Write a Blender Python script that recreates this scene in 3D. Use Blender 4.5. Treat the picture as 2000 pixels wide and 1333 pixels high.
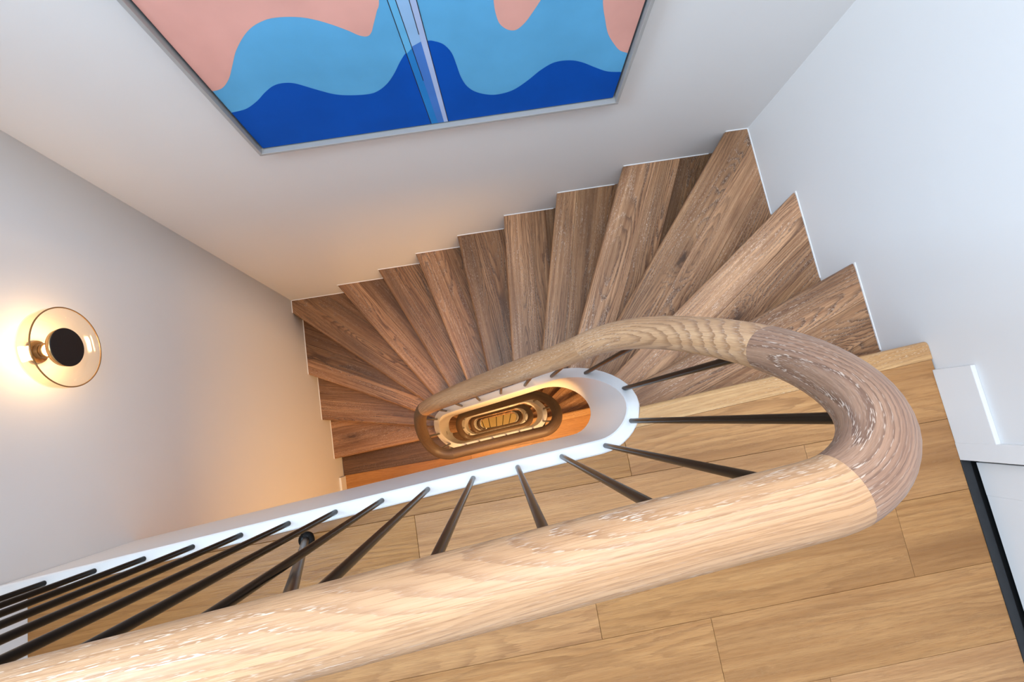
import bpy, bmesh, math, random
import numpy as np
from mathutils import Matrix, Vector
from mathutils.geometry import tessellate_polygon

for o in list(bpy.data.objects):
    bpy.data.objects.remove(o)
scene = bpy.context.scene
COL = scene.collection
random.seed(7)

# ------------------------------------------------------------------ camera
cam_d = bpy.data.cameras.new('camera')
cam_d.sensor_fit = 'HORIZONTAL'
cam_d.sensor_width = 36.0
cam_d.lens = 16.8423
cam_d.clip_start = 0.02
cam_d.clip_end = 60
cam = bpy.data.objects.new('camera', cam_d)
COL.objects.link(cam)
RM = ((0.98545339, 0.16103612, -0.05430447),
      (-0.16780910, 0.97256026, -0.16114172),
      (0.02686473, 0.16791044, 0.98543613))
mw = Matrix(RM).to_4x4()
mw.translation = (1.39619, -1.15850, 1.46592)
cam.matrix_world = mw
scene.camera = cam

# ------------------------------------------------------------------ world, large lights, exposure
world = bpy.data.worlds.new('world')
scene.world = world
world.use_nodes = True
bg = world.node_tree.nodes['Background']
bg.inputs['Color'].default_value = (0.62, 0.78, 1.0, 1)
bg.inputs['Strength'].default_value = 0.6
vs = scene.view_settings
vs.view_transform = 'Standard'
vs.look = 'None'
vs.gamma = 1.0
vs.use_curve_mapping = False
vs.exposure = -0.86

STOREY = 2.85          # floor to floor
CEIL = 2.62


def area(name, loc, size, power, color, target, spread=180):
    d = bpy.data.lights.new(name, 'AREA')
    d.shape = 'RECTANGLE'
    d.size, d.size_y = size
    d.energy = power
    d.color = color
    d.spread = math.radians(spread)
    o = bpy.data.objects.new(name, d)
    COL.objects.link(o)
    o.location = loc
    v = Vector(target) - Vector(loc)
    o.rotation_euler = v.to_track_quat('-Z', 'Y').to_euler()
    return o


# daylight falling through the roof light above the stairwell
area('skylight_daylight', (1.55, -0.90, CEIL + 0.16), (1.5, 1.2), 80.0, (0.95, 0.97, 1.0), (1.55, -0.90, 0))
# daylight through the high window in the left wall
area('window_daylight', (-0.215, -1.15, 1.80), (0.9, 1.1), 146.0, (0.53, 0.77, 1.0), (2.0, -1.25, 1.2))
# warm ceiling lamps of the lower landings; the lowest is added to lighten the ground
for n in (1, 2, 3, 4):
    area('landing_and_fill_lamp', (1.7, -1.9, -STOREY * n + 2.2), (0.5, 0.5), 84.0, (1.0, 0.56, 0.21),
         (1.7, -1.6, -STOREY * n), 166)

# ------------------------------------------------------------------ materials
def srgb(r, g, b):
    def f(c):
        c /= 255.0
        return c / 12.92 if c <= 0.04045 else ((c + 0.055) / 1.055) ** 2.4
    return (f(r), f(g), f(b), 1.0)


class NT:
    def __init__(self, name):
        self.m = bpy.data.materials.new(name)
        self.m.use_nodes = True
        self.t = self.m.node_tree
        self.p = self.t.nodes['Principled BSDF']
        self.out = self.t.nodes['Material Output']

    def n(self, kind, **kw):
        nd = self.t.nodes.new(kind)
        for k, v in kw.items():
            setattr(nd, k, v)
        return nd

    def l(self, a, b):
        self.t.links.new(a, b)

    def math(self, op, a, b=None, clamp=False):
        nd = self.n('ShaderNodeMath', operation=op, use_clamp=clamp)
        for i, v in enumerate((a, b)):
            if v is None:
                continue
            if isinstance(v, (int, float)):
                nd.inputs[i].default_value = v
            else:
                self.l(v, nd.inputs[i])
        return nd.outputs[0]

    def scale(self, vec, s):
        nd = self.n('ShaderNodeVectorMath', operation='MULTIPLY')
        self.l(vec, nd.inputs[0])
        nd.inputs[1].default_value = s
        return nd.outputs[0]

    def noise(self, vec, sc=1.0, detail=2.0, rough=0.5):
        nd = self.n('ShaderNodeTexNoise')
        nd.inputs['Scale'].default_value = sc
        nd.inputs['Detail'].default_value = detail
        nd.inputs['Roughness'].default_value = rough
        self.l(vec, nd.inputs['Vector'])
        return nd.outputs['Fac']

    def maprange(self, v, a, b, c, d, smooth=False):
        nd = self.n('ShaderNodeMapRange')
        if smooth:
            nd.interpolation_type = 'SMOOTHSTEP'
        self.l(v, nd.inputs[0])
        for i, x in enumerate((a, b, c, d)):
            nd.inputs[i + 1].default_value = x
        return nd.outputs[0]

    def mix(self, fac, a, b, mode='MIX'):
        nd = self.n('ShaderNodeMix', data_type='RGBA', blend_type=mode)
        if isinstance(fac, (int, float)):
            nd.inputs[0].default_value = fac
        else:
            self.l(fac, nd.inputs[0])
        for i, v in ((6, a), (7, b)):
            if isinstance(v, tuple):
                nd.inputs[i].default_value = v
            else:
                self.l(v, nd.inputs[i])
        return nd.outputs[2]


def wood(name, dark, mid, light, lime, lime_amt=0.5, ring=0.009, rough=0.42, tint=0.25, knots=True,
         ringmix=0.6, ks=(1.5, 5.0), vmin=0.15):
    m = NT(name)
    at = m.n('ShaderNodeAttribute', attribute_name='gco', attribute_type='GEOMETRY')
    v = at.outputs['Vector']
    sep = m.n('ShaderNodeSeparateXYZ')
    m.l(v, sep.inputs[0])
    x, y, z = sep.outputs
    low = m.noise(m.scale(v, (0.9, 5.0, 5.0)), 1.0, 2.0)
    med = m.noise(m.scale(v, (3.0, 32.0, 32.0)), 1.0, 3.0)
    fin = m.noise(m.scale(v, (14.0, 110.0, 110.0)), 1.0, 2.0)
    bow = m.noise(m.scale(v, (1.0, 0.8, 0.8)), 1.0, 1.0)
    yy = m.math('ADD', y, m.math('MULTIPLY', m.math('SUBTRACT', low, 0.5), 0.14))
    yy = m.math('PINGPONG', m.math('ADD', yy, 10.03), 0.085)
    zz = m.math('ADD', m.math('MULTIPLY', m.math('SUBTRACT', bow, 0.5), 0.26), 0.03)
    rr = m.math('SQRT', m.math('ADD', m.math('MULTIPLY', yy, yy), m.math('MULTIPLY', zz, zz)))
    if knots:
        vor = m.n('ShaderNodeTexVoronoi', feature='F1')
        vor.inputs['Scale'].default_value = 1.0
        vor.inputs['Randomness'].default_value = 1.0
        wob = m.n('ShaderNodeVectorMath', operation='ADD')
        m.l(m.scale(v, (ks[0], ks[1], 0.02)), wob.inputs[0])
        ncol = m.n('ShaderNodeTexNoise')
        ncol.inputs['Scale'].default_value = 1.0
        m.l(m.scale(v, (22.0, 50.0, 50.0)), ncol.inputs['Vector'])
        m.l(m.scale(ncol.outputs['Color'], (0.09, 0.16, 0.0)), wob.inputs[1])
        m.l(wob.outputs[0], vor.inputs['Vector'])
        kd = vor.outputs['Distance']
        rr = m.math('ADD', rr, m.maprange(kd, 0.0, 0.30, 0.045, 0.0, True))
    ph = m.math('ADD', m.math('DIVIDE', rr, ring), m.math('ADD', m.math('MULTIPLY', med, 1.6), m.math('MULTIPLY', fin, 0.7)))
    fr = m.math('FRACT', ph)
    edge = m.maprange(fr, 0.35, 0.9, 0.0, 1.0, True)
    back = m.maprange(fr, 0.9, 1.0, 1.0, 0.0, True)
    late = m.math('MULTIPLY', edge, back)
    vis = m.maprange(m.noise(m.scale(v, (1.1, 8.0, 8.0)), 1.3, 1.0), 0.38, 0.62, vmin, 1.0)
    late = m.math('MULTIPLY', late, vis)
    pore = m.noise(m.scale(v, (22.0, 520.0, 520.0)), 1.0, 2.0)
    streak = m.noise(m.scale(v, (1.6, 75.0, 75.0)), 1.0, 4.0, 0.6)
    col = m.mix(m.maprange(streak, 0.34, 0.66, 0.0, 1.0), mid, light)
    broad = m.noise(m.scale(v, (1.1, 11.0, 11.0)), 1.0, 3.0)
    col = m.mix(m.maprange(broad, 0.42, 0.72, 0.0, 0.6), col, dark)
    col = m.mix(m.math('MULTIPLY', late, ringmix), col, dark)
    col = m.mix(m.maprange(pore, 0.48, 0.70, 0.0, 0.38), col, dark)
    fl = m.noise(m.scale(v, (95.0, 900.0, 900.0)), 1.0, 1.0)
    fleck = m.math('MULTIPLY', m.maprange(fl, 0.55, 0.64, 0.0, 1.0), m.maprange(fr, 0.5, 0.86, 0.10, 1.0))
    patch = m.noise(m.scale(v, (1.6, 9.0, 9.0)), 1.7, 1.0)
    fleck = m.math('MULTIPLY', fleck, m.maprange(patch, 0.40, 0.62, 0.12, 1.0))
    col = m.mix(m.math('MULTIPLY', fleck, lime_amt), col, lime)
    if knots:
        kn = m.maprange(kd, 0.035, 0.085, 1.0, 0.0, True)
        col = m.mix(m.math('MULTIPLY', kn, 0.8), col, tuple(c * 0.28 for c in dark[:3]) + (1,))
        col = m.mix(m.maprange(kd, 0.07, 0.22, 0.45, 0.0, True), col, dark)
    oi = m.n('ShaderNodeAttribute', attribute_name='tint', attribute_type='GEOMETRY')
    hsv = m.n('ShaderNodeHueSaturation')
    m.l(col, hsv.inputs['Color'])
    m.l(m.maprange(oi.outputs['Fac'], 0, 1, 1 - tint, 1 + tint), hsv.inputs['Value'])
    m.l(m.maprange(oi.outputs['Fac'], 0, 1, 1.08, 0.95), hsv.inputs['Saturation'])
    m.l(hsv.outputs[0], m.p.inputs['Base Color'])
    m.p.inputs['Roughness'].default_value = rough
    bp = m.n('ShaderNodeBump')
    bp.inputs['Strength'].default_value = 0.2
    bp.inputs['Distance'].default_value = 0.0012
    m.l(m.math('SUBTRACT', m.math('MULTIPLY', late, -0.5), m.maprange(pore, 0.46, 0.7, 0, 1)), bp.inputs['Height'])
    m.l(bp.outputs[0], m.p.inputs['Normal'])
    return m.m


def plain(name, col, rough=0.5, metal=0.0, noise=0.0, nscale=30.0, bump=0.0, spec=None):
    m = NT(name)
    co = m.n('ShaderNodeTexCoord').outputs['Object']
    nz = m.noise(co, nscale, 3.0)
    dk = tuple(c * (1 - noise) for c in col[:3]) + (1,)
    m.l(m.mix(nz, col, dk), m.p.inputs['Base Color'])
    m.p.inputs['Roughness'].default_value = rough
    m.p.inputs['Metallic'].default_value = metal
    if spec is not None:
        m.p.inputs['Specular IOR Level'].default_value = spec
    if bump:
        bp = m.n('ShaderNodeBump')
        bp.inputs['Strength'].default_value = bump
        bp.inputs['Distance'].default_value = 0.001
        m.l(m.noise(co, 260.0, 2.0), bp.inputs['Height'])
        m.l(bp.outputs[0], m.p.inputs['Normal'])
    return m.m


def emit(name, col, strength):
    m = NT(name)
    m.p.inputs['Base Color'].default_value = (0.8, 0.8, 0.8, 1)
    m.p.inputs['Emission Color'].default_value = col
    m.p.inputs['Emission Strength'].default_value = strength
    return m.m


def thin_glass(name, tint):
    m = NT(name)
    tr = m.n('ShaderNodeBsdfTransparent')
    tr.inputs[0].default_value = tint
    gl = m.n('ShaderNodeBsdfGlossy')
    gl.inputs['Roughness'].default_value = 0.10
    gl.inputs['Color'].default_value = (1, 0.93, 0.82, 1)
    lw = m.n('ShaderNodeLayerWeight')
    lw.inputs['Blend'].default_value = 0.22
    mx = m.n('ShaderNodeMixShader')
    m.l(m.maprange(lw.outputs['Facing'], 0.0, 1.0, 0.006, 0.26), mx.inputs[0])
    m.l(tr.outputs[0], mx.inputs[1])
    m.l(gl.outputs[0], mx.inputs[2])
    m.l(mx.outputs[0], m.out.inputs[0])
    return m.m


M = {}
M['wall'] = plain('white_plaster_paint', (0.80, 0.79, 0.785, 1), 0.62, noise=0.02, nscale=4, bump=0.04)
M['trim'] = plain('white_satin_paint', (0.82, 0.82, 0.82, 1), 0.32, noise=0.01)
M['string'] = plain('white_string_paint', (0.84, 0.84, 0.84, 1), 0.35, noise=0.015, nscale=8)
M['caulk'] = plain('white_caulk', (0.9, 0.9, 0.9, 1), 0.5)
M['tread'] = wood('smoked_oak', srgb(76, 46, 27), srgb(140, 97, 65), srgb(186, 142, 104), srgb(230, 208, 188), 0.65,
                  0.010, 0.40, 0.62, ringmix=0.8)
M['floor'] = wood('light_oak', srgb(134, 88, 48), srgb(180, 128, 78), srgb(198, 148, 96), srgb(230, 194, 150), 0.12,
                  0.016, 0.34, 0.16, knots=False, ringmix=0.5, vmin=0.3)
M['nosing'] = wood('golden_oak', srgb(160, 112, 64), srgb(200, 152, 100), srgb(216, 172, 120), srgb(242, 226, 200), 0.6,
                   0.012, 0.4, 0.08, knots=False, ringmix=0.55)
M['rail'] = wood('rail_oak', srgb(132, 92, 62), srgb(188, 145, 106), srgb(205, 164, 126), srgb(244, 228, 212), 0.6,
                 0.0065, 0.42, 0.06, knots=False, ringmix=0.7, vmin=0.45)
M['rail_bend'] = wood('rail_bend_oak', srgb(92, 64, 50), srgb(138, 103, 82), srgb(160, 124, 100), srgb(222, 200, 182), 0.6,
                      0.006, 0.42, 0.10, knots=False, ringmix=0.75, vmin=0.5)
M['rail_shaded'] = wood('shaded_rail_oak', srgb(52, 38, 30), srgb(82, 63, 50), srgb(100, 79, 63), srgb(150, 126, 106), 0.3,
                     0.0075, 0.5, 0.10, knots=False, ringmix=0.6)  # same handrail oak, its colour darkened and greyed for the light down the well
M['rod'] = plain('dark_bronze', srgb(22, 18, 15), 0.28, 0.0, noise=0.2, spec=0.2)
M['black'] = plain('black_stone', srgb(42, 44, 48), 0.35, noise=0.5, nscale=40)
M['gap'] = plain('black_rubber', srgb(14, 14, 15), 0.7)
M['frame'] = plain('grey_frame_metal', srgb(172, 170, 168), 0.45, 0.0, noise=0.08)
M['linen'] = plain('black_float_tray', srgb(24, 22, 22), 0.8)


# ------------------------------------------------------------------ mesh helpers
def link(o, parent=None):
    COL.objects.link(o)
    if parent is not None:
        o.parent = parent
    return o


def mesh_obj(name, verts, faces, mat, parent=None, smooth=False, gco=None, tint=None):
    me = bpy.data.meshes.new(name)
    me.from_pydata([tuple(map(float, v)) for v in verts], [], faces)
    me.materials.append(mat)
    if gco is not None:
        a = me.attributes.new('gco', 'FLOAT_VECTOR', 'POINT')
        a.data.foreach_set('vector', np.asarray(gco, dtype=np.float32).ravel())
        t = me.attributes.new('tint', 'FLOAT', 'POINT')
        t.data.foreach_set('value', np.full(len(verts), 0.5 if tint is None else tint, dtype=np.float32))
    if smooth:
        me.polygons.foreach_set('use_smooth', [True] * len(me.polygons))
    me.update()
    return link(bpy.data.objects.new(name, me), parent)


def from_bm(name, bm, mat, parent=None, smooth=False, frame=None, tint=None, off=None):
    """frame = (origin, along, across) for the wood grain coordinates"""
    bmesh.ops.recalc_face_normals(bm, faces=bm.faces[:])
    me = bpy.data.meshes.new(name)
    bm.to_mesh(me)
    bm.free()
    me.materials.append(mat)
    if frame is not None:
        o, e, n = frame
        off = off if off is not None else (random.uniform(0, 40), random.uniform(0, 40), random.uniform(0, 40))
        co = np.zeros(len(me.vertices) * 3, dtype=np.float32)
        me.vertices.foreach_get('co', co)
        co = co.reshape(-1, 3)
        d = co[:, :2] - np.array(o)[None, :2]
        g = np.stack([d @ np.array(e) + off[0], d @ np.array(n) + off[1], co[:, 2] + off[2]], 1)
        a = me.attributes.new('gco', 'FLOAT_VECTOR', 'POINT')
        a.data.foreach_set('vector', g.astype(np.float32).ravel())
        t = me.attributes.new('tint', 'FLOAT', 'POINT')
        t.data.foreach_set('value', np.full(len(co), 0.5 if tint is None else tint, dtype=np.float32))
    if smooth:
        me.polygons.foreach_set('use_smooth', [True] * len(me.polygons))
    return link(bpy.data.objects.new(name, me), parent)


def box_into(bm, x0, x1, y0, y1, z0, z1):
    vs_ = [bm.verts.new((x, y, z)) for z in (z0, z1) for x, y in ((x0, y0), (x1, y0), (x1, y1), (x0, y1))]
    for f in ((3, 2, 1, 0), (4, 5, 6, 7), (0, 1, 5, 4), (1, 2, 6, 5), (2, 3, 7, 6), (3, 0, 4, 7)):
        bm.faces.new([vs_[i] for i in f])
    return vs_


def boxes(name, lst, mat, parent=None, bevel=0.0, frame=None, tint=None):
    bm = bmesh.new()
    for b in lst:
        box_into(bm, *b)
    if bevel:
        bmesh.ops.bevel(bm, geom=bm.edges[:], offset=bevel, segments=2, affect='EDGES', profile=0.5)
    return from_bm(name, bm, mat, parent, frame=frame, tint=tint)


def prism(name, poly, z0, z1, mat, parent=None, front=None, radius=0.015, small=0.0012, frame=None, tint=None):
    """polygon prism; edges between the plan points of `front` get a rounded nose"""
    bm = bmesh.new()
    bot = [bm.verts.new((p[0], p[1], z0)) for p in poly]
    top = [bm.verts.new((p[0], p[1], z1)) for p in poly]
    n = len(poly)
    bm.faces.new(bot[::-1])
    bm.faces.new(top)
    for i in range(n):
        bm.faces.new((bot[i], bot[(i + 1) % n], top[(i + 1) % n], top[i]))
    bm.normal_update()
    if front is not None:
        i, j = front
        es = [bm.edges.get((bot[i], bot[j])), bm.edges.get((top[i], top[j]))]
        bmesh.ops.bevel(bm, geom=[e for e in es if e], offset=radius, segments=4, affect='EDGES', profile=0.5)
    elif small:
        es = [bm.edges.get((top[k], top[(k + 1) % n])) for k in range(n)]
        bmesh.ops.bevel(bm, geom=es, offset=small, segments=1, affect='EDGES')
    return from_bm(name, bm, mat, parent, frame=frame, tint=tint)


def tag(o, label, cat=None, kind=None, group=None):
    o['label'] = label
    if cat:
        o['category'] = cat
    if kind:
        o['kind'] = kind
    if group:
        o['group'] = group
    return o


def empty(name, loc=(0, 0, 0)):
    o = bpy.data.objects.new(name, None)
    o.empty_display_size = 0.1
    o.location = loc
    return link(o)


def copy_tree(o, dz, parent=None):
    c = o.copy()
    COL.objects.link(c)
    if parent is None:
        c.location.z += dz
    else:
        c.parent = parent
        c.matrix_parent_inverse = o.matrix_parent_inverse.copy()
    for ch in o.children:
        copy_tree(ch, dz, c)
    return c


def lathe_x(name, prof, mat, parent, seg=64, smooth=True, closed=False):
    """profile of (x, radius) turned about the X axis"""
    vs_, fs = [], []
    for (x, r_) in prof:
        for k in range(seg):
            a = 2 * math.pi * k / seg
            vs_.append((x, r_ * math.cos(a), r_ * math.sin(a)))
    m = len(prof)
    for i in range(m if closed else m - 1):
        for k in range(seg):
            a, b = i * seg + k, i * seg + (k + 1) % seg
            c_, d_ = ((i + 1) % m) * seg + (k + 1) % seg, ((i + 1) % m) * seg + k
            fs.append((a, b, c_, d_))
    o = mesh_obj(name, vs_, fs, mat, parent, smooth)
    return o


# ------------------------------------------------------------------ plan of the well
W = 2.7806
FRONT = -3.0
RISE = 0.19
NST = 15
C0 = np.array([1.05, -1.176])
C1 = np.array([1.675, -1.137])
RIN, RMID, ROUT = 0.123, 0.1440, 0.165
DV = C1 - C0
L = float(np.linalg.norm(DV))
EU = DV / L
NU = np.array([-EU[1], EU[0]])
PER = 2 * L + 2 * math.pi * RMID
HALF = math.pi * RMID
S_LEFT = -(L + 1.118)               # near straight run out to the left wall


def lean(z):
    return -0.0055 * min(z, 0.0)


def plan(s, R_, z=0.0, top=False):
    """point of the stadium at arc length s (0 = end of near straight, grows right, back, left)"""
    if not top:
        while s >= HALF * 2 + L:
            s -= PER
        while s < -L:
            s += PER
    if s < 0:
        p = C1 + EU * s - NU * R_
    elif s < HALF:
        a = s / RMID - math.pi / 2
        p = C1 + R_ * (EU * math.cos(a) + NU * math.sin(a))
    elif s < HALF + L:
        p = C1 - EU * (s - HALF) + NU * R_
    else:
        a = (s - HALF - L) / RMID + math.pi / 2
        p = C0 + R_ * (EU * math.cos(a) + NU * math.sin(a))
    return np.array([p[0], p[1] + lean(z)])


def table(pts):
    sx = np.linspace(-2.2, 2.4, 1200)
    y = np.interp(sx, [p[0] for p in pts], [p[1] for p in pts])
    k = np.exp(-0.5 * (np.arange(-24, 25) / 8.0) ** 2)
    k /= k.sum()
    y = np.convolve(np.pad(y, 24, mode='edge'), k, 'valid')
    return lambda s: float(np.interp(s, sx, y))


top_t = table([(-2, .008), (.12, .008), (.175, .0), (.215, -.04), (.257, -.13), (.309, -.30), (.359, -.48), (.416, -.68),
               (.469, -.83), (.588, -1.03), (.751, -1.31), (.902, -1.55), (1.013, -1.72), (1.094, -1.87), (1.174, -2.09),
               (1.263, -2.39), (1.358, -2.66), (1.42, -2.80), (1.48, -2.842), (2.4, -2.842)])
bot_t = table([(-2, -.52), (.036, -.51), (.156, -.566), (.237, -.71), (.308, -.90), (.375, -1.12), (.44, -1.36),
               (.554, -1.6), (.763, -2.0), (.952, -2.33), (1.084, -2.6), (1.175, -2.84), (1.242, -3.05), (1.343, -3.28),
               (1.446, -3.36), (2.4, -3.37)])
rail_t = table([(-2, 1.0), (.05, .998), (.116, .975), (.154, .935), (.19, .876), (.229, .785), (.254, .71), (.285, .61),
                (.339, .462), (.407, .29), (.497, .075), (.656, -.125), (.834, -.41), (.971, -.668), (1.075, -.953),
                (1.217, -1.50), (1.298, -1.72), (1.383, -1.83), (1.45, -1.85), (2.4, -1.85)])

# ------------------------------------------------------------------ shell
WT = 0.12
ZB = -4 * STOREY
tag(boxes('wall_back', [(-WT, W + WT, 0, WT, ZB - 0.3, CEIL + 0.3)], M['wall']),
    'smooth white stairwell wall that carries the large painting', kind='structure')


def left_x(y, z):
    """the old party wall drifts out of plumb towards the landing"""
    t = min(1.0, max(0.0, (z + 2.3) / 2.1))
    return -0.06 * t * t * (3 - 2 * t) * min(1.0, max(0.0, -y / 1.36))


def wall_left_mesh():
    ys = [0.0, -.34, -.60, -.85, -1.11, -1.36, -1.70, FRONT - WT]
    zs = [ZB - .3, -2.3] + [-2.3 + 2.1 * k / 8 for k in range(1, 9)] + [1.35, 2.25, CEIL + .3]
    hole = lambda i, j: 2 <= i <= 5 and abs(zs[j] - 1.35) < 1e-6
    vs_, fs = [], []
    for side in (0, 1):
        for y in ys:
            for z in zs:
                vs_.append((left_x(y, z) if side == 0 else -0.2, y, z))
    ny, nz = len(ys), len(zs)
    idx = lambda a, i, j: a * ny * nz + i * nz + j
    for i in range(ny - 1):
        for j in range(nz - 1):
            if hole(i, j):
                fs.append((idx(0, i, j), idx(0, i + 1, j), idx(1, i + 1, j), idx(1, i, j)))
                fs.append((idx(0, i, j + 1), idx(1, i, j + 1), idx(1, i + 1, j + 1), idx(0, i + 1, j + 1)))
                if i == 2:
                    fs.append((idx(0, i, j), idx(1, i, j), idx(1, i, j + 1), idx(0, i, j + 1)))
                if i == 5:
                    fs.append((idx(0, i + 1, j), idx(0, i + 1, j + 1), idx(1, i + 1, j + 1), idx(1, i + 1, j)))
                continue
            fs.append((idx(0, i, j), idx(0, i, j + 1), idx(0, i + 1, j + 1), idx(0, i + 1, j)))
            fs.append((idx(1, i, j), idx(1, i + 1, j), idx(1, i + 1, j + 1), idx(1, i, j + 1)))
    for j in range(nz - 1):
        fs.append((idx(0, 0, j), idx(1, 0, j), idx(1, 0, j + 1), idx(0, 0, j + 1)))
        fs.append((idx(0, ny - 1, j), idx(0, ny - 1, j + 1), idx(1, ny - 1, j + 1), idx(1, ny - 1, j)))
    for i in range(ny - 1):
        fs.append((idx(0, i, 0), idx(0, i + 1, 0), idx(1, i + 1, 0), idx(1, i, 0)))
        fs.append((idx(0, i, nz - 1), idx(1, i, nz - 1), idx(1, i + 1, nz - 1), idx(0, i + 1, nz - 1)))
    return mesh_obj('wall_left', vs_, fs, M['wall'], smooth=False)


wl = wall_left_mesh()
for pgn in wl.data.polygons:
    pgn.use_smooth = abs(pgn.normal.x) > .9
tag(wl,
    'smooth white stairwell wall that carries the glass sconce', kind='structure')
DY0, DY1, DH = -1.506, -2.36, 2.08
tag(boxes('wall_right', [(W, W + WT, DY0, 0, ZB - 0.3, CEIL + 0.3), (W, W + WT, FRONT - WT, DY1, ZB - 0.3, CEIL + 0.3),
                         (W, W + WT, DY1, DY0, DH, CEIL + 0.3), (W, W + WT, DY1, DY0, ZB - 0.3, -0.03)], M['wall']),
    'smooth white wall on the side of the door', kind='structure')
tag(boxes('wall_front', [(-WT, W + WT, FRONT - WT, FRONT, ZB, CEIL + 0.3)], M['wall']),
    'white wall closing the landing opposite the painting', kind='structure')
wn = boxes('window_1', [(-.19, -.15, -1.70, -1.655, 1.35, 2.25), (-.19, -.15, -.645, -.60, 1.35, 2.25),
                        (-.19, -.15, -1.655, -.645, 1.35, 1.395), (-.19, -.15, -1.655, -.645, 2.205, 2.25),
                        (-.19, -.15, -1.165, -1.135, 1.395, 2.205)], M['trim'], None, 0)
tag(wn, 'white framed window high in the sconce wall', kind='structure')
mesh_obj('pane', [(-.17, -1.66, 1.39), (-.17, -.64, 1.39), (-.17, -.64, 2.21), (-.17, -1.66, 2.21)], [(0, 1, 2, 3)],
         thin_glass('window_glass', (.97, .98, .98, 1)), wn)
SX0, SX1, SY0, SY1 = 0.77, 2.33, -1.53, -0.27
tag(boxes('ceiling', [(-.1, SX0, FRONT, 0, CEIL, CEIL + 0.2), (SX1, W, FRONT, 0, CEIL, CEIL + 0.2),
                      (SX0, SX1, FRONT, SY0, CEIL, CEIL + 0.2), (SX0, SX1, SY1, 0, CEIL, CEIL + 0.2)], M['wall']),
    'white ceiling with a roof light over the stairwell', kind='structure')

# ------------------------------------------------------------------ nosing lines (wall point, second point) in plan
NL = {0: ((2.7806, -1.135), (1.832, -1.184)), 1: ((2.7806, -.805), (1.875, -1.116)), 2: ((2.7806, -.422), (2.124, -.878)),
      3: ((2.672, 0.0), (1.962, -.831)), 4: ((2.226, 0.0), (1.825, -.829)), 5: ((1.908, 0.0), (1.672, -.84)),
      6: ((1.617, 0.0), (1.522, -.857)), 7: ((1.329, 0.0), (1.379, -.862)), 8: ((1.040, 0.0), (1.241, -.876)),
      9: ((.748, 0.0), (1.104, -.867)), 10: ((.408, 0.0), (.971, -.892)), 11: ((0.0, -.097), (.884, -.916)),
      12: ((0.0, -.547), (.803, -.981)), 13: ((0.0, -.899), (.758, -1.081)), 14: ((0.0, -1.223), (.72, -1.194))}


def sdf(p):
    h = min(1, max(0, float((p - C0) @ DV) / (L * L)))
    return float(np.linalg.norm(p - C0 - h * DV))


def inner_end(k):
    a, b = np.array(NL[k][0]), np.array(NL[k][1])
    d = (b - a) / np.linalg.norm(b - a)
    best, bt = 9, 0
    for t in np.linspace(0.3, 2.2, 3000):
        q = sdf(a + d * t)
        if q < RMID + 0.006:
            return a + d * t
        if q < best:
            best, bt = q, t
    return a + d * bt


INN = {k: inner_end(k) for k in NL}
WALLP = {k: np.array(NL[k][0]) for k in NL}


def shift_line(k, dist):
    """nosing line k moved back (towards the step above) by dist: wall and inner points"""
    a, b = WALLP[k], INN[k]
    d = (b - a) / np.linalg.norm(b - a)
    n = np.array([d[1], -d[0]])          # candidate normal
    ref = (WALLP[k - 1] + INN[k - 1]) / 2 if k > 0 else np.array([2.3, -1.6])
    if (ref - a) @ n < 0:
        n = -n
    return a + n * dist, b + n * dist, d, n


def clip(poly, p, n):
    """keep the part of poly with (x-p).n >= 0"""
    out = []
    m = len(poly)
    for i in range(m):
        a, b = poly[i], poly[(i + 1) % m]
        da, db = float((a - p) @ n), float((b - p) @ n)
        if da >= 0:
            out.append(a)
        if da * db < 0:
            out.append(a + (b - a) * (da / (da - db)))
    # drop near-duplicates
    res = []
    for q in out:
        if not res or np.linalg.norm(q - res[-1]) > 1e-5:
            res.append(q)
    if len(res) > 1 and np.linalg.norm(res[0] - res[-1]) < 1e-5:
        res.pop()
    return res


def tread_poly(k):
    a, b = WALLP[k], INN[k]
    if k == 0:
        return None
    if k == NST:
        return None
    c_, e = WALLP[k - 1], INN[k - 1]
    # back edge: 12 mm behind the nosing of the step above (under it)
    d = (e - c_) / np.linalg.norm(e - c_)
    n = np.array([d[1], -d[0]])
    if ((a + b) / 2 - c_) @ n > 0:
        n = -n
    cb, eb = c_ + n * 0.035, e + n * 0.035
    # slide the wall end of the back edge onto its wall
    if k - 1 <= 2:
        t = (W - cb[0]) / d[0]
    elif k - 1 <= 10:
        t = (0 - cb[1]) / d[1]
    else:
        t = (0 - cb[0]) / d[0]
    cb = cb + d * t
    pts = [a, b]
    # a point inside the string so that the treads run in under it
    midp = (b + eb) / 2
    pts.append(eb)
    pts.append(cb)
    if k == 3:
        pts.append(np.array([W, 0.0]))
    if k == 11:
        pts.append(np.array([0.0, 0.0]))
    # orientation
    A = sum(pts[i][0] * pts[(i + 1) % len(pts)][1] - pts[(i + 1) % len(pts)][0] * pts[i][1] for i in range(len(pts)))
    return pts if A > 0 else [pts[0]] + pts[:0:-1]


TT = 0.036
STAVES = {1: [.13, .26], 2: [.125, .25], 3: [.13, .25, .40], 4: [.16, .27, .37], 5: [.105], 6: [.15, .24], 7: [.10],
          8: [.11, .19], 9: [.10, .20], 10: [.13], 11: [.13, .25, .38], 12: [.11, .22, .33], 13: [.16], 14: [.30]}
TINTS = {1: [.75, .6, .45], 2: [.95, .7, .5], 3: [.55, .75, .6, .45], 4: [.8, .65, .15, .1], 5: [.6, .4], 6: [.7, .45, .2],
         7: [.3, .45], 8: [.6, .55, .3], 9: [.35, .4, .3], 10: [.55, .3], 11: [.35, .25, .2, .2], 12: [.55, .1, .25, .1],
         13: [.5, .25], 14: [.5, .3]}


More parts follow.
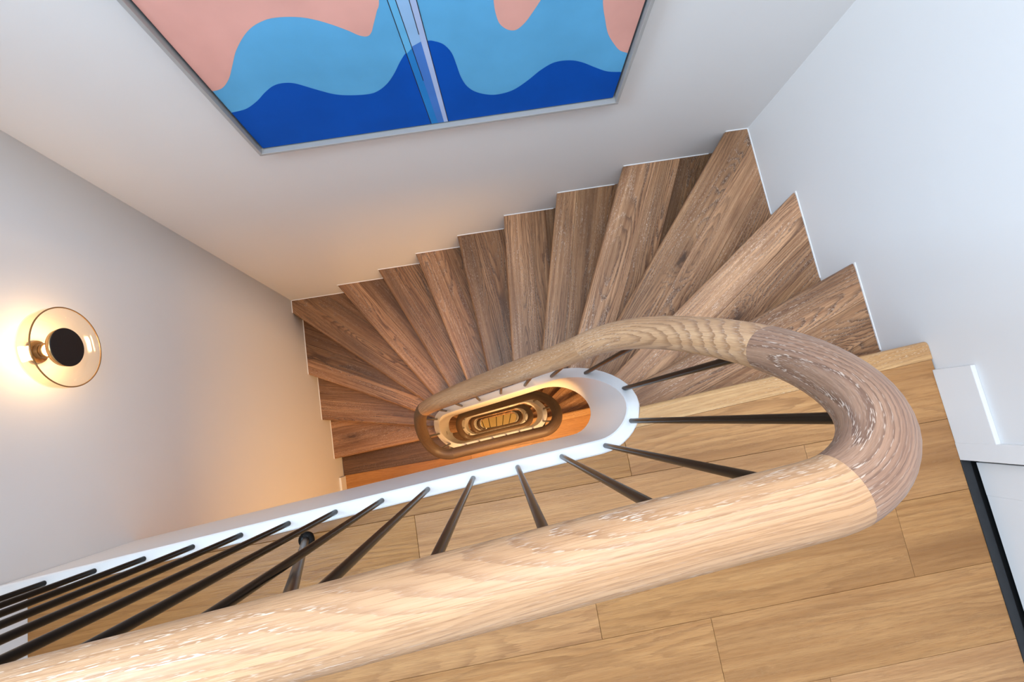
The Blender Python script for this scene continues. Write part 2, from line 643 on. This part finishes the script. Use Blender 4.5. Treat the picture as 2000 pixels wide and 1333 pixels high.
def grain_frame(k):
    a, b = WALLP[k], INN[k]
    d = (b - a) / np.linalg.norm(b - a)
    ref = (WALLP[k - 1] + INN[k - 1]) / 2
    n = np.array([d[1], -d[0]])
    if (ref - a) @ n < 0:
        n = -n
    return a, d, n


def build_flight():
    root = empty('staircase', (0, 0, 0))
    for k in range(1, NST):
        poly = tread_poly(k)
        a, d, n = grain_frame(k)
        cuts = [0.0] + STAVES[k]
        zt = -k * RISE
        parent = root
        for i, c0 in enumerate(cuts):
            pc = [np.array(p) for p in poly]
            if i > 0:
                pc = clip(pc, a + n * (c0 + 0.0004), n)
            if i + 1 < len(cuts):
                pc = clip(pc, a + n * (cuts[i + 1] - 0.0004), -n)
            if len(pc) < 3:
                continue
            ext = max(float((p - a) @ n) for p in pc) - min(float((p - a) @ n) for p in pc)
            if ext < 0.012:
                continue
            fr = None
            if i == 0:
                idx = [q for q, p in enumerate(pc) if abs(float((p - a) @ n)) < 1e-4]
                if len(idx) == 2:
                    fr = (idx[0], idx[1])
            o = prism('tread' if i == 0 else 'stave', pc, zt - TT, zt, M['tread'], parent,
                      front=fr, small=0.0008, frame=(a, d, n), tint=TINTS[k][min(i, len(TINTS[k]) - 1)])
            if i == 0:
                parent = o
    # riser boards, set back under each nosing
    for k in range(0, NST):
        a, b = WALLP[k], INN[k]
        d = (b - a) / np.linalg.norm(b - a)
        n = np.array([d[1], -d[0]])
        ref = (WALLP[k - 1] + INN[k - 1]) / 2 if k > 0 else np.array([2.3, -1.6])
        if (ref - a) @ n < 0:
            n = -n
        p0, p1 = a + n * 0.016 - d * 0.05, b + n * 0.016
        pol = [p0, p1, p1 + n * 0.014, p0 + n * 0.014]
        pol = clip(pol, np.array([.001, 0]), np.array([1., 0]))
        pol = clip(pol, np.array([W - .001, 0]), np.array([-1., 0]))
        pol = clip(pol, np.array([0, -.001]), np.array([0, -1.]))
        A = sum(pol[i][0] * pol[(i + 1) % len(pol)][1] - pol[(i + 1) % len(pol)][0] * pol[i][1] for i in range(len(pol)))
        if A < 0:
            pol = pol[::-1]
        prism('riser', pol, -(k + 1) * RISE, -k * RISE - TT, M['tread'], root, small=0, frame=(a, d, n), tint=.4)
    # thin bead of white caulk where the treads meet the walls
    T = 0.0035

    def bead(x0, y0, x1, y1, z):
        dx, dy = abs(x1 - x0), abs(y1 - y0)
        if dx > dy:
            b_ = (min(x0, x1), max(x0, x1), -T, 0.0, z - 0.002, z + 0.0045)
        elif x0 < 1:
            b_ = (0.0, T, min(y0, y1), max(y0, y1), z - 0.002, z + 0.0045)
        else:
            b_ = (W - T, W, min(y0, y1), max(y0, y1), z - 0.002, z + 0.0045)
        boxes('caulk_bead', [b_], M['caulk'], root)
    for k in range(1, NST):
        z = -k * RISE
        a, c_ = WALLP[k], WALLP[k - 1]
        if k == 3:
            bead(a[0], 0, W, 0, z)
            bead(W, 0, W, c_[1] - .015, z)
        elif k == 11:
            bead(0, 0, c_[0] + .015, 0, z)
            bead(0, a[1], 0, 0, z)
        else:
            bead(a[0], a[1], c_[0], c_[1], z)
    return root


def string_piece(name, parent, s0, s1, dz, top=False):
    """white closed string: swept section following the well"""
    n = max(8, int((s1 - s0) / 0.02))
    vs_, fs = [], []
    ch = 0.004
    prof = [(RIN, 'b', 0), (RIN, 't', -ch), (RIN + ch, 't', 0), (ROUT - ch, 't', 0), (ROUT, 't', -ch), (ROUT, 'b', 0)]
    for i in range(n + 1):
        s = s0 + (s1 - s0) * i / n
        zt, zb = top_t(s), bot_t(s)
        for R_, w, dzz in prof:
            z = (zt if w == 't' else zb) + dzz
            p = plan(s, R_, z + dz, top)
            vs_.append((p[0], p[1], z + dz))
    m = len(prof)
    for i in range(n):
        for j in range(m):
            a, b = i * m + j, i * m + (j + 1) % m
            fs.append((a, b, b + m, a + m))
    fs.append(tuple(range(m))[::-1])
    fs.append(tuple(n * m + j for j in range(m)))
    o = mesh_obj(name, vs_, fs, M['string'], parent, smooth=False)
    me = o.data
    me.polygons.foreach_set('use_smooth', [True] * len(me.polygons))
    me.set_sharp_from_angle(angle=math.radians(25))
    return o


flight = build_flight()
tag(flight, 'top flight of winding brown oak stairs with white inner string', 'staircase', group='flights of the winding stair')
flights = [flight]
LBL = ['second flight of winding oak stairs seen through the well below', 'third flight of winding oak stairs deep in the well',
       'lowest flight of winding oak stairs at the bottom of the well']
for n in (1, 2, 3):
    f = copy_tree(flight, -STOREY * n)
    f['label'] = LBL[n - 1]
    flights.append(f)
S_END = HALF * 2 + L
string_piece('string', flight, S_LEFT, S_END, 0.0, True)
for n in (1, 2, 3):
    o = string_piece('string', None, -L, S_END, -STOREY * n)
    o.parent = flights[n]
    o.matrix_parent_inverse = Matrix.Translation((0, 0, STOREY * n))

# ------------------------------------------------------------------ landings: slab, planks, nosing board
def near_edge(x):
    """y of the landing edge (outer face of the string, then the nosing line of the top step)"""
    p = C1 - NU * ROUT
    yl = p[1] + (x - p[0]) * EU[1] / EU[0]
    if x <= p[0]:
        return yl
    xn = 1.832
    if x >= C1[0] + ROUT * 0.985:
        a, b = WALLP[0], np.array(NL[0][1])
        return a[1] + (x - a[0]) * (b[1] - a[1]) / (b[0] - a[0])
    return C1[1] - math.sqrt(max(1e-6, ROUT ** 2 - (x - C1[0]) ** 2))


def edge_xs(x0, x1):
    xs = [x0] + [x for x in np.linspace(1.66, 1.845, 14) if x0 + .004 < x < x1 - .004] + [x1]
    return xs


BX0, BX1 = 0.004, W - 0.004
ROWS = [(-1.38, 0.0, [1.761]), (-1.592, -1.38, [1.11, 2.30]), (-1.803, -1.592, [0.62, 1.585, 2.524]), (-2.015, -1.803, [0.3, 1.903]),
        (-2.227, -2.015, [.95, 2.2]), (-2.44, -2.227, [.5, 1.6]), (-2.65, -2.44, [1.2, 2.4]), (FRONT + .004, -2.65, [.8, 1.9])]


def nos_back(x):
    return near_edge(x) - 0.058 if x > 1.83 else near_edge(x)


def build_floor(name, lower=False):
    xs = edge_xs(0.0, W)
    edge = near_edge
    if lower:
        a14, b14 = WALLP[14], np.array(NL[14][1])

        def edge(x):
            if x < .9303:
                return a14[1] + (x - a14[0]) * (b14[1] - a14[1]) / (b14[0] - a14[0]) + .03
            return near_edge(x)
        xs = [0.0, .9302, .9304] + xs[1:]
    sl = [(x, edge(x) - 0.02) for x in xs] + [(W, FRONT), (0.0, FRONT)]
    bm = bmesh.new()
    bot = [bm.verts.new((p[0], p[1], -0.50)) for p in sl]
    top = [bm.verts.new((p[0], p[1], -0.014)) for p in sl]
    n = len(sl)
    bm.faces.new(bot)
    bm.faces.new(top[::-1])
    for i in range(n):
        bm.faces.new((bot[i], top[i], top[(i + 1) % n], bot[(i + 1) % n]))
    root = from_bm(name, bm, M['wall'])
    rnd = random.Random(3)
    for r_i, (y0, y1, joints) in enumerate(ROWS):
        cuts = [BX0] + ([.9305] if lower and r_i == 0 else []) + joints + [BX1]
        for i in range(len(cuts) - 1):
            x0, x1 = cuts[i] + (.0005 if i else 0), cuts[i + 1] - .0005
            if r_i == 0:
                xx = edge_xs(x0, x1)
                pts = [(x0, y0 + .0005), (x1, y0 + .0005)]
                up = [(x, (edge(x) if lower and x < 1 else nos_back(x)) - .0006) for x in xx]
                if x1 > 1.84:
                    na, nb = WALLP[0], np.array(NL[0][1])

                    def nbk(x):
                        return na[1] + (x - na[0]) * (nb[1] - na[1]) / (nb[0] - na[0]) - .0586
                    up = [(x, min(near_edge(x) - .0006, nbk(x))) for x in xx]
                pts += up[::-1]
            else:
                pts = [(x0, y0 + .0005), (x1, y0 + .0005), (x1, y1 - .0005), (x0, y1 - .0005)]
            prism('plank', [np.array(p) for p in pts], -0.014, 0.0, M['tread'] if lower and r_i == 0 and i == 0 else M['floor'], root, small=0.0006,
                  frame=(np.array([x0, y0]), np.array([1.0, 0.0]), np.array([0.0, 1.0])), tint=.0 if (r_i < 2 and i == 0) else rnd.uniform(.3, .9))
    # nosing board of the top step
    x0, x1 = 1.812, BX1 + .003
    na, nb = WALLP[0], np.array(NL[0][1])

    def ny(x):
        return na[1] + (x - na[0]) * (nb[1] - na[1]) / (nb[0] - na[0])
    a = np.array([x0, ny(x0)])
    b = np.array([x1, ny(x1)])
    d = (b - a) / np.linalg.norm(b - a)
    def arc_pt(t):
        for x in np.linspace(1.75, 1.86, 400):
            q = np.array([x, ny(x) - t])
            if np.linalg.norm(q - C1) > ROUT - .002:
                return q
    pts = [arc_pt(.058), b + np.array([0, -.058]), b, arc_pt(0), arc_pt(.029)]
    prism('nosing_board', pts, -TT, 0.0, M['nosing'], root, front=(2, 3), radius=.014,
          frame=(a, d, np.array([-d[1], d[0]])), tint=.6)
    return root


fl = build_floor('floor')
tag(fl, 'light oak plank landing floor at the head of the stairs', kind='structure')
for n in (1, 2, 3):
    if n == 1:
        f1 = build_floor('floor', True)
        f1.location.z = -STOREY
        f2 = tag(f1, '', kind='structure')
    else:
        f2 = copy_tree(f1, -STOREY * (n - 1))
    f2['label'] = ['oak plank landing floor one storey down', 'oak plank landing floor two storeys down',
                   'oak plank landing floor three storeys down'][n - 1]

# bottom of the well: pale stone slabs with dark joints
gb = boxes('floor', [(0, W, FRONT, 0, ZB - .2, ZB - .012)], M['gap'])
tag(gb, 'dark bedded ground floor at the bottom of the well', kind='structure')
stone = plain('ochre_stone', srgb(186, 160, 104), 0.5, noise=0.25, nscale=9)
tops = [-.05, .36, .55, .76, .95, 1.14, 1.35, 1.54, 1.74, 1.93, 2.12, 2.75]
slope = [.24, .24, .24, .24, .21, .04, -.12, -.25, -.38, -.45, -.5, -.3]
for i in range(len(tops) - 1):
    def X(j, y):
        return min(W, max(0, tops[j] - slope[j] * (y + 1.0)))
    y0, y1 = -1.245, -0.6
    pts = [(X(i, y0) + .009, y0), (X(i + 1, y0) - .009, y0), (X(i + 1, y1) - .009, y1), (X(i, y1) + .009, y1)]
    prism('stone_slab', [np.array(p) for p in pts], ZB - .012, ZB, stone, gb, small=.002)


# ------------------------------------------------------------------ railing
rail = empty('stair_railing', (1.4, -1.3, 0))
tag(rail, 'winding oak handrail on dark slender metal rods around the well', 'railing')
RR = 0.0365


def rail_seg(name, s0, s1, dz, mat, top=False, tint=.5):
    n = max(10, int((s1 - s0) / 0.011))
    seg = 28
    P = []
    for i in range(-1, n + 2):
        s = s0 + (s1 - s0) * i / n
        sl, dl = s, dz
        if not top:
            if s > S_END:
                sl, dl = s - PER, dz - STOREY
            elif s < -L:
                sl, dl = s + PER, dz + STOREY
        z = rail_t(sl) + dl
        p = plan(sl, RMID, z, top)
        P.append(Vector((p[0], p[1], z)))
    EXT = P
    P = P[1:-1]
    vs_, fs, g = [], [], []
    run = 0.0
    off = (random.uniform(0, 30), random.uniform(0, 30), random.uniform(0, 30))
    for i, p in enumerate(P):
        t = (EXT[i + 2] - EXT[i]).normalized()
        side = t.cross(Vector((0, 0, 1))).normalized()
        up = side.cross(t).normalized()
        if i:
            run += (P[i] - P[i - 1]).length
        for k in range(seg):
            a = 2 * math.pi * k / seg
            q = p + side * (RR * math.cos(a)) + up * (RR * 0.96 * math.sin(a))
            vs_.append(q - Vector(rail.location))
            g.append((run + off[0], RR * math.cos(a) + off[1], RR * math.sin(a) + off[2]))
    for i in range(n):
        for k in range(seg):
            a, b = i * seg + k, i * seg + (k + 1) % seg
            fs.append((a, a + seg, b + seg, b))
    fs.append(tuple(range(seg)))
    fs.append(tuple(n * seg + k for k in range(seg))[::-1])
    o = mesh_obj(name, vs_, fs, mat, rail, True, gco=g, tint=tint)
    o.data.set_sharp_from_angle(angle=math.radians(40))
    return o


o = rail_seg('handrail', S_LEFT + 0.003, 0.026, 0, M['rail'], True)
o['label'] = 'pale straight run of the oak handrail'
o = rail_seg('handrail_bend', 0.026, 0.236, 0, M['rail_bend'], True)
o['label'] = 'browner end-grain bend of the oak handrail'
rail_seg('handrail', 0.236, 0.455, 0, M['rail'])
rail_seg('handrail', 0.455, 1.075, 0, M['rail'], tint=.3)
rail_seg('handrail_bend', 1.075, 1.29, 0, M['rail_shaded'], tint=.6)
rail_seg('handrail_bend', 1.29, S_END, 0, M['rail_shaded'], tint=.5)
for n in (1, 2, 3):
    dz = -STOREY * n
    rail_seg('handrail', -L, 0.02, dz, M['rail_shaded'], tint=.4)
    rail_seg('handrail_bend', 0.02, 0.24, dz, M['rail_shaded'], tint=.5)
    rail_seg('handrail', 0.24, 1.075, dz, M['rail_shaded'], tint=.3)
    rail_seg('handrail_bend', 1.075, S_END, dz, M['rail_shaded'], tint=.5)

# rods: one shared unit cylinder, stretched between string and handrail
cyl_v, cyl_f = [], []
NS = 14
for z in (0, 1):
    for k in range(NS):
        a = 2 * math.pi * k / NS
        cyl_v.append((math.cos(a), math.sin(a), z))
for k in range(NS):
    cyl_f.append((k, (k + 1) % NS, NS + (k + 1) % NS, NS + k))
rod_me = bpy.data.meshes.new('baluster')
rod_me.from_pydata(cyl_v, [], cyl_f)
rod_me.materials.append(M['rod'])
rod_me.polygons.foreach_set('use_smooth', [True] * len(rod_me.polygons))


def rod(p0, p1, rad, name='baluster'):
    o = bpy.data.objects.new(name, rod_me)
    link(o, rail)
    p0, p1 = Vector(p0), Vector(p1)
    d = p1 - p0
    m = Matrix.Translation(p0 - Vector(rail.location)) @ d.to_track_quat('Z', 'Y').to_matrix().to_4x4() @ \
        Matrix.Diagonal((rad, rad, d.length, 1))
    o.matrix_basis = m
    return o


def baluster(s, dz, top=False):
    z0, z1 = top_t(s) + dz - 0.004, rail_t(s) + dz - 0.02
    p = plan(s, RMID, z0, top)
    q = plan(s, RMID, z1, top)
    rod((p[0], p[1], z0), (q[0], q[1], z1), 0.0074)


for i in range(13):
    baluster(0.0155 - 0.1352 * i, 0, True)
baluster(0.128, 0)
SP = (S_END + L - 0.0) / 18.0
s = 0.235
FS = [.235, .343, .446, .561, .687, .816, .939, 1.064, 1.177, 1.3, 1.415]
for s in FS:
    baluster(s, 0)
for n in (1, 2, 3):
    for s in [-.60, -.48, -.36, -.24, -.12, .0, .118] + FS:
        baluster(s, -STOREY * n)

# slanting stay rod with a floor flange
rod((0.80, -1.392, 0.012), (1.158, -1.318, 0.965), 0.0095, 'stay_rod')
fl_v = lathe_x('stay_flange', [(0.0, 0.0005), (0.0, 0.022), (0.004, 0.022), (0.007, 0.012), (0.012, 0.0005)], M['rod'], rail, 24)
fl_v.rotation_euler = (0, math.radians(-70), math.radians(10))
fl_v.location = Vector((0.80, -1.392, 0.003)) - Vector(rail.location)

# ------------------------------------------------------------------ skirting, door and trims
def profile_box(name, b, parent=None, bevel=.002):
    return boxes(name, [b], M['trim'], parent, bevel)


sk = profile_box('baseboard_right', (W - .0145, W, -1.455, -1.226, 0.0, 0.125))
tag(sk, 'short white skirting board between the top step and the door casing', kind='structure')
sk2 = profile_box('baseboard_left', (-.06, .03, FRONT, -1.40, 0.0, 0.14))
tag(sk2, 'white skirting along the sconce wall of the landing', kind='structure')
for n in (1, 2, 3):
    o = boxes('baseboard_left', [(0.0, .016, FRONT, -1.385, -STOREY * n, -STOREY * n + .125)], M['trim'], None, .002)
    tag(o, ['white skirting beside the foot of the top flight', 'white skirting two storeys down',
            'white skirting three storeys down'][n - 1], kind='structure')
tr = boxes('trim_1', [(W - .0155, W + .02, DY0, -1.4535, 0.0, DH + .055), (W - .0155, W + .02, DY1 - .055, DY1, 0.0, DH + .055),
                      (W - .0155, W + .02, DY1, DY0, DH, DH + .055)], M['trim'], None, .0015)
tag(tr, 'white casing around the door on the right wall', kind='structure')
dr = empty('door_1', (W + .04, (DY0 + DY1) / 2, 0))
tag(dr, 'white panelled door with a dark gap along its foot', kind='structure')


def dbox(name, b, mat, bev=0.001):
    bx = (b[0] - dr.location.x, b[1] - dr.location.x, b[2] - dr.location.y, b[3] - dr.location.y, b[4], b[5])
    return boxes(name, [bx], mat, dr, bev)


dx = W + .020
dbox('stile', (dx, dx + .035, DY0 - .11, DY0 - .012, 0.012, DH - .004), M['trim'])
dbox('stile', (dx, dx + .035, DY1 + .006, DY1 + .11, 0.012, DH - .004), M['trim'])
dbox('bottom_rail', (dx + .0006, dx + .035, DY1 + .11, DY0 - .11, 0.012, 0.25), M['trim'])
dbox('top_rail', (dx + .0006, dx + .035, DY1 + .11, DY0 - .11, DH - .14, DH - .004), M['trim'])
dbox('panel', (dx + .008, dx + .03, DY1 + .11, DY0 - .11, 0.25, DH - .14), M['trim'], 0)
dbox('back_stop', (W + .056, W + .1, DY1, DY0, 0.0, DH), M['gap'], 0)
th = boxes('trim_2', [(W - .016, W + .014, DY1, DY0, -0.03, 0.003)], M['black'], None, .002)
tag(th, 'black stone threshold strip under the white door', kind='structure')
tg = boxes('trim_3', [(W + .014, W + .056, DY1, DY0, -0.03, -0.008)], M['gap'], None, 0)
tag(tg, 'dark recess between threshold and door leaf', kind='structure')

# ------------------------------------------------------------------ painting (local x,z; hangs very slightly out of level)
PO = (0.703, -.030, -0.176)
PA = math.radians(0.72)
pt = empty('painting', PO)
pt.rotation_euler = (0, -PA, 0)
tag(pt, 'large abstract painting of blue waves and pink shapes in grey frame', 'painting')
CW, CH = 1.318, 1.36


def loc2(p):
    x, z = p[0] - PO[0], p[1] - PO[2]
    c_, s_ = math.cos(-PA), math.sin(-PA)
    return (x * c_ - z * s_, x * s_ + z * c_)


def spline(pts, n=6):
    out = []
    P = [np.array(p) for p in pts]
    for i in range(len(P) - 1):
        p0, p1, p2, p3 = P[max(i - 1, 0)], P[i], P[i + 1], P[min(i + 2, len(P) - 1)]
        for k in range(n):
            t = k / n
            out.append(.5 * ((2 * p1) + (-p0 + p2) * t + (2 * p0 - 5 * p1 + 4 * p2 - p3) * t * t +
                             (-p0 + 3 * p1 - 3 * p2 + p3) * t ** 3))
    out.append(P[-1])
    return [tuple(p) for p in out]


def paint(name, col, rough=.7, var=0.08):
    m = NT(name)
    m.p.inputs['Specular IOR Level'].default_value = 0.15
    co = m.n('ShaderNodeTexCoord').outputs['Object']
    nz = m.noise(co, 5.0, 3.0)
    dk = tuple(c * (1 - var) for c in col[:3]) + (1,)
    lt = tuple(min(1, c * (1 + var)) for c in col[:3]) + (1,)
    m.l(m.mix(m.maprange(nz, .3, .7, 0, 1), dk, lt), m.p.inputs['Base Color'])
    m.p.inputs['Roughness'].default_value = rough
    bp = m.n('ShaderNodeBump')
    bp.inputs['Strength'].default_value = .08
    bp.inputs['Distance'].default_value = .0006
    m.l(m.noise(co, 500.0, 1.0), bp.inputs['Height'])
    m.l(bp.outputs[0], m.p.inputs['Normal'])
    return m.m


def layer(name, pts, mat, depth, local=False):
    pl = pts if local else [loc2(p) for p in pts]
    pl = [(min(max(x, 0), CW), min(max(z, 0), CH)) for x, z in pl]
    cl = []
    for q in pl:
        if not cl or (abs(q[0] - cl[-1][0]) + abs(q[1] - cl[-1][1])) > 1e-6:
            cl.append(q)
    V = [Vector((x, -depth, z)) for x, z in cl]
    tris = tessellate_polygon([V])
    fs = []
    for t in tris:
        a, b, c_ = (V[i] for i in t)
        fs.append(tuple(t) if (b - a).cross(c_ - a).y < 0 else tuple(t)[::-1])
    return mesh_obj(name, V, fs, mat, pt)


DARK = [(0.695, 0.029), (0.749, 0.037), (0.799, 0.065), (0.84, 0.098), (0.876, 0.121), (0.909, 0.128), (0.943, 0.12), (0.987, 0.088), (1.04, 0.052), (1.088, 0.037), (1.146, 0.031), (1.18, 0.04), (1.216, 0.067), (1.247, 0.106), (1.276, 0.153), (1.304, 0.189), (1.335, 0.21), (1.371, 0.219), (1.391, 0.214), (1.416, 0.197), (1.436, 0.161), (1.446, 0.111), (1.456, 0.054), (1.473, 0.007), (1.503, -0.028), (1.551, -0.052), (1.595, -0.054), (1.639, -0.04), (1.685, -0.003), (1.725, 0.037), (1.769, 0.064), (1.821, 0.064), (1.866, 0.047), (1.92, 0.013), (1.969, -0.014), (2.03, -0.027)]
PINKL = [(0.69, 0.131), (0.73, 0.138), (0.77, 0.172), (0.807, 0.221), (0.841, 0.267), (0.882, 0.309), (0.916, 0.335), (0.949, 0.35), (0.981, 0.357), (1.023, 0.355), (1.066, 0.345), (1.112, 0.322), (1.158, 0.29), (1.183, 0.269), (1.204, 0.262), (1.219, 0.273), (1.233, 0.301), (1.251, 0.339), (1.265, 0.372), (1.285, .50), (1.26, .66), (1.14, .78), (.95, .82), (.80, .76), (.69, .70)]
LOBE = [(1.562, .40), (1.568, 0.329), (1.573, 0.288), (1.584, 0.25), (1.602, 0.228), (1.621, 0.218), (1.639, 0.22), (1.661, 0.241), (1.678, 0.268), (1.701, 0.31), (1.76, .42), (1.80, .56), (1.76, .68), (1.66, .72), (1.58, .62), (1.555, .5), (1.562, .40)]
PINKR = [(2.03, .78), (1.95, .72), (1.88, .58), (1.862, .42), (1.885, 0.284), (1.908, 0.212), (1.93, 0.156), (1.962, 0.108), (1.99, 0.077), (2.03, 0.058)]
body = mesh_obj('canvas', [(0, 0.026, 0), (CW, 0.026, 0), (CW, 0.026, CH), (0, 0.026, CH), (0, 0, 0), (CW, 0, 0), (CW, 0, CH), (0, 0, CH)],
                [(4, 5, 6, 7), (0, 3, 2, 1), (0, 1, 5, 4), (1, 2, 6, 5), (2, 3, 7, 6), (3, 0, 4, 7)],
                paint('sky_blue_paint', srgb(96, 172, 218)), pt)
pink = paint('salmon_paint', srgb(228, 168, 155))
layer('painted_shape', spline(PINKL), pink, .0004)
layer('painted_shape', spline(LOBE)[:-1], pink, .0004)
cur = [loc2(p) for p in spline(PINKR)]
cur = [(min(x, CW - .0002), z) for x, z in cur]
mesh_obj('painted_shape', [(x, -.0004, z) for x, z in cur] + [(CW, -.0004, z) for x, z in cur],
         [(i + 1, i + 1 + len(cur), i + len(cur), i) for i in range(len(cur) - 1)], pink, pt)
deep = paint('deep_blue_paint', srgb(0, 80, 178))
dk = [loc2(p) for p in spline(DARK)]
layer('painted_shape', dk + [(CW, 0), (0, 0)], deep, .0006, True)
pale = paint('pale_lilac_paint', srgb(172, 190, 226))
midb = paint('mid_blue_paint', srgb(112, 168, 218))
strb = paint('strong_blue_paint', srgb(40, 128, 200))
cob = paint('cobalt_paint', srgb(70, 122, 200))


def up(p, q, z):
    t = (z - p[1]) / (q[1] - p[1])
    return (p[0] + (q[0] - p[0]) * t, z)


LA, LB_ = (1.286, .369), (1.327, -.168)
RA, RB = (1.361, .358), (1.391, -.166)
MA, MB = (1.307, .366), (1.352, -.168)
NA, NB = (1.342, .361), (1.375, -.167)
ZT = 1.15
layer('painted_shape', [up(LA, LB_, -.17), up(MA, MB, -.17), up(MA, MB, .20), up(LA, LB_, .18)], strb, .0009)
layer('painted_shape', [up(LA, LB_, .18), up(MA, MB, .20), up(MA, MB, ZT), up(LA, LB_, ZT)], paint('clear_blue_paint', srgb(104, 182, 226)), .0009)
layer('painted_shape', [up(MA, MB, -.17), up(NA, NB, -.17), up(NA, NB, .22), up(MA, MB, .205)], cob, .0009)
layer('painted_shape', [up(MA, MB, .205), up(NA, NB, .22), up(NA, NB, ZT), up(MA, MB, ZT)], paint('hazy_blue_paint', srgb(150, 190, 230)), .0009)
layer('painted_shape', [up(NA, NB, -.17), up(RA, RB, -.17), up(RA, RB, ZT), up(NA, NB, ZT)], pale, .0009)
ink = plain('black_ink', srgb(16, 18, 30), .6)


def line(p, q, z0, z1, w=.0022):
    a, b = up(p, q, z0), up(p, q, z1)
    layer('ink_line', [(a[0] - w / 2, a[1]), (a[0] + w / 2, a[1]), (b[0] + w / 2, b[1]), (b[0] - w / 2, b[1])], ink, .0012)


line(LA, LB_, -.17, ZT)
line(RA, RB, -.17, ZT)
line(MA, MB, .06, ZT)
line(NA, NB, .246, ZT)
FD, FW, GP = 0.046, 0.012, 0.009
# float frame: tray behind, four mitred bars in front
TY = 0.028


def bar(x0, x1, z0, z1):
    bm = bmesh.new()
    box_into(bm, x0, x1, TY - FD, TY, z0, z1)
    bmesh.ops.bevel(bm, geom=bm.edges[:], offset=.0012, segments=1, affect='EDGES')
    from_bm('frame_bar', bm, M['frame'], pt)


o_ = GP + FW
bar(-o_, CW + o_, -o_, -GP)
bar(-o_, CW + o_, CH + GP, CH + o_)
bar(-o_, -GP, -GP, CH + GP)
bar(CW + GP, CW + o_, -GP, CH + GP)
bm = bmesh.new()
box_into(bm, -GP, CW + GP, .0255, TY, -GP, CH + GP)
from_bm('backing_tray', bm, M['linen'], pt)

# ------------------------------------------------------------------ sconce
sc = empty('wall_sconce', (-0.03, -0.690, -0.093))
tag(sc, 'round clear glass wall light with a black disc in its middle', 'wall light')
glass = thin_glass('clear_amber_glass', (1.0, 0.955, 0.88, 1))
brass = plain('brass', srgb(196, 160, 110), .25, .9, noise=.1)
lathe_x('back_plate', [(0.0005, .0005), (.0005, .036), (.010, .036), (.012, .034), (.012, .0005)], brass, sc)
lathe_x('socket', [(.012, .024), (.020, .024), (.021, .0225), (.026, .0225), (.027, .024), (.036, .024), (.038, .021),
                   (.038, .0005)], plain('dark_brass', srgb(120, 92, 60), .3, .8), sc)
out_p = [(.024, .030), (.026, .060), (.030, .088), (.040, .112), (.056, .126), (.075, .1305), (.100, .1300)]
in_p = [(.100, .1275), (.076, .128), (.058, .1235), (.043, .110), (.033, .087), (.029, .060), (.027, .030)]
lathe_x('glass_bowl', out_p + in_p, glass, sc, 96, True, True)
rim = lathe_x('glass_rim', [(.0985, .1303), (.1005, .1312), (.1020, .1302), (.1020, .1276), (.1005, .1268), (.0985, .1276)],
              plain('amber_rim', srgb(150, 110, 66), .15, .2), sc, 96, True, True)
lathe_x('bulb', [(.038, .019), (.060, .019), (.076, .021), (.0798, .021)], emit('lamp_glow', (1.0, .68, .38, 1), 235.0), sc, 40)
dsk = lathe_x('disc', [(.080, .0005), (.080, .056), (.082, .0585), (.099, .0620), (.1005, .0612), (.1005, .0005)],
              plain('black_disc_metal', srgb(44, 38, 37), .55, .3, noise=.3, nscale=300), sc, 64, False)
lathe_x('disc_edge', [(.0815, .0595), (.0985, .0628), (.0985, .0622), (.0815, .0588)], brass, sc, 64, True, True)

# lamps of the sconces on the lower storeys
for n in (1, 2, 3):
    d = bpy.data.lights.new('lower_sconce_lamp', 'POINT')
    d.energy = 14.0 if n > 1 else 6.0
    d.color = (1.0, .58, .25)
    d.shadow_soft_size = .06
    o = bpy.data.objects.new('lower_sconce_lamp', d)
    o.location = (.14, -.704, -.058 - STOREY * n)
    COL.objects.link(o)
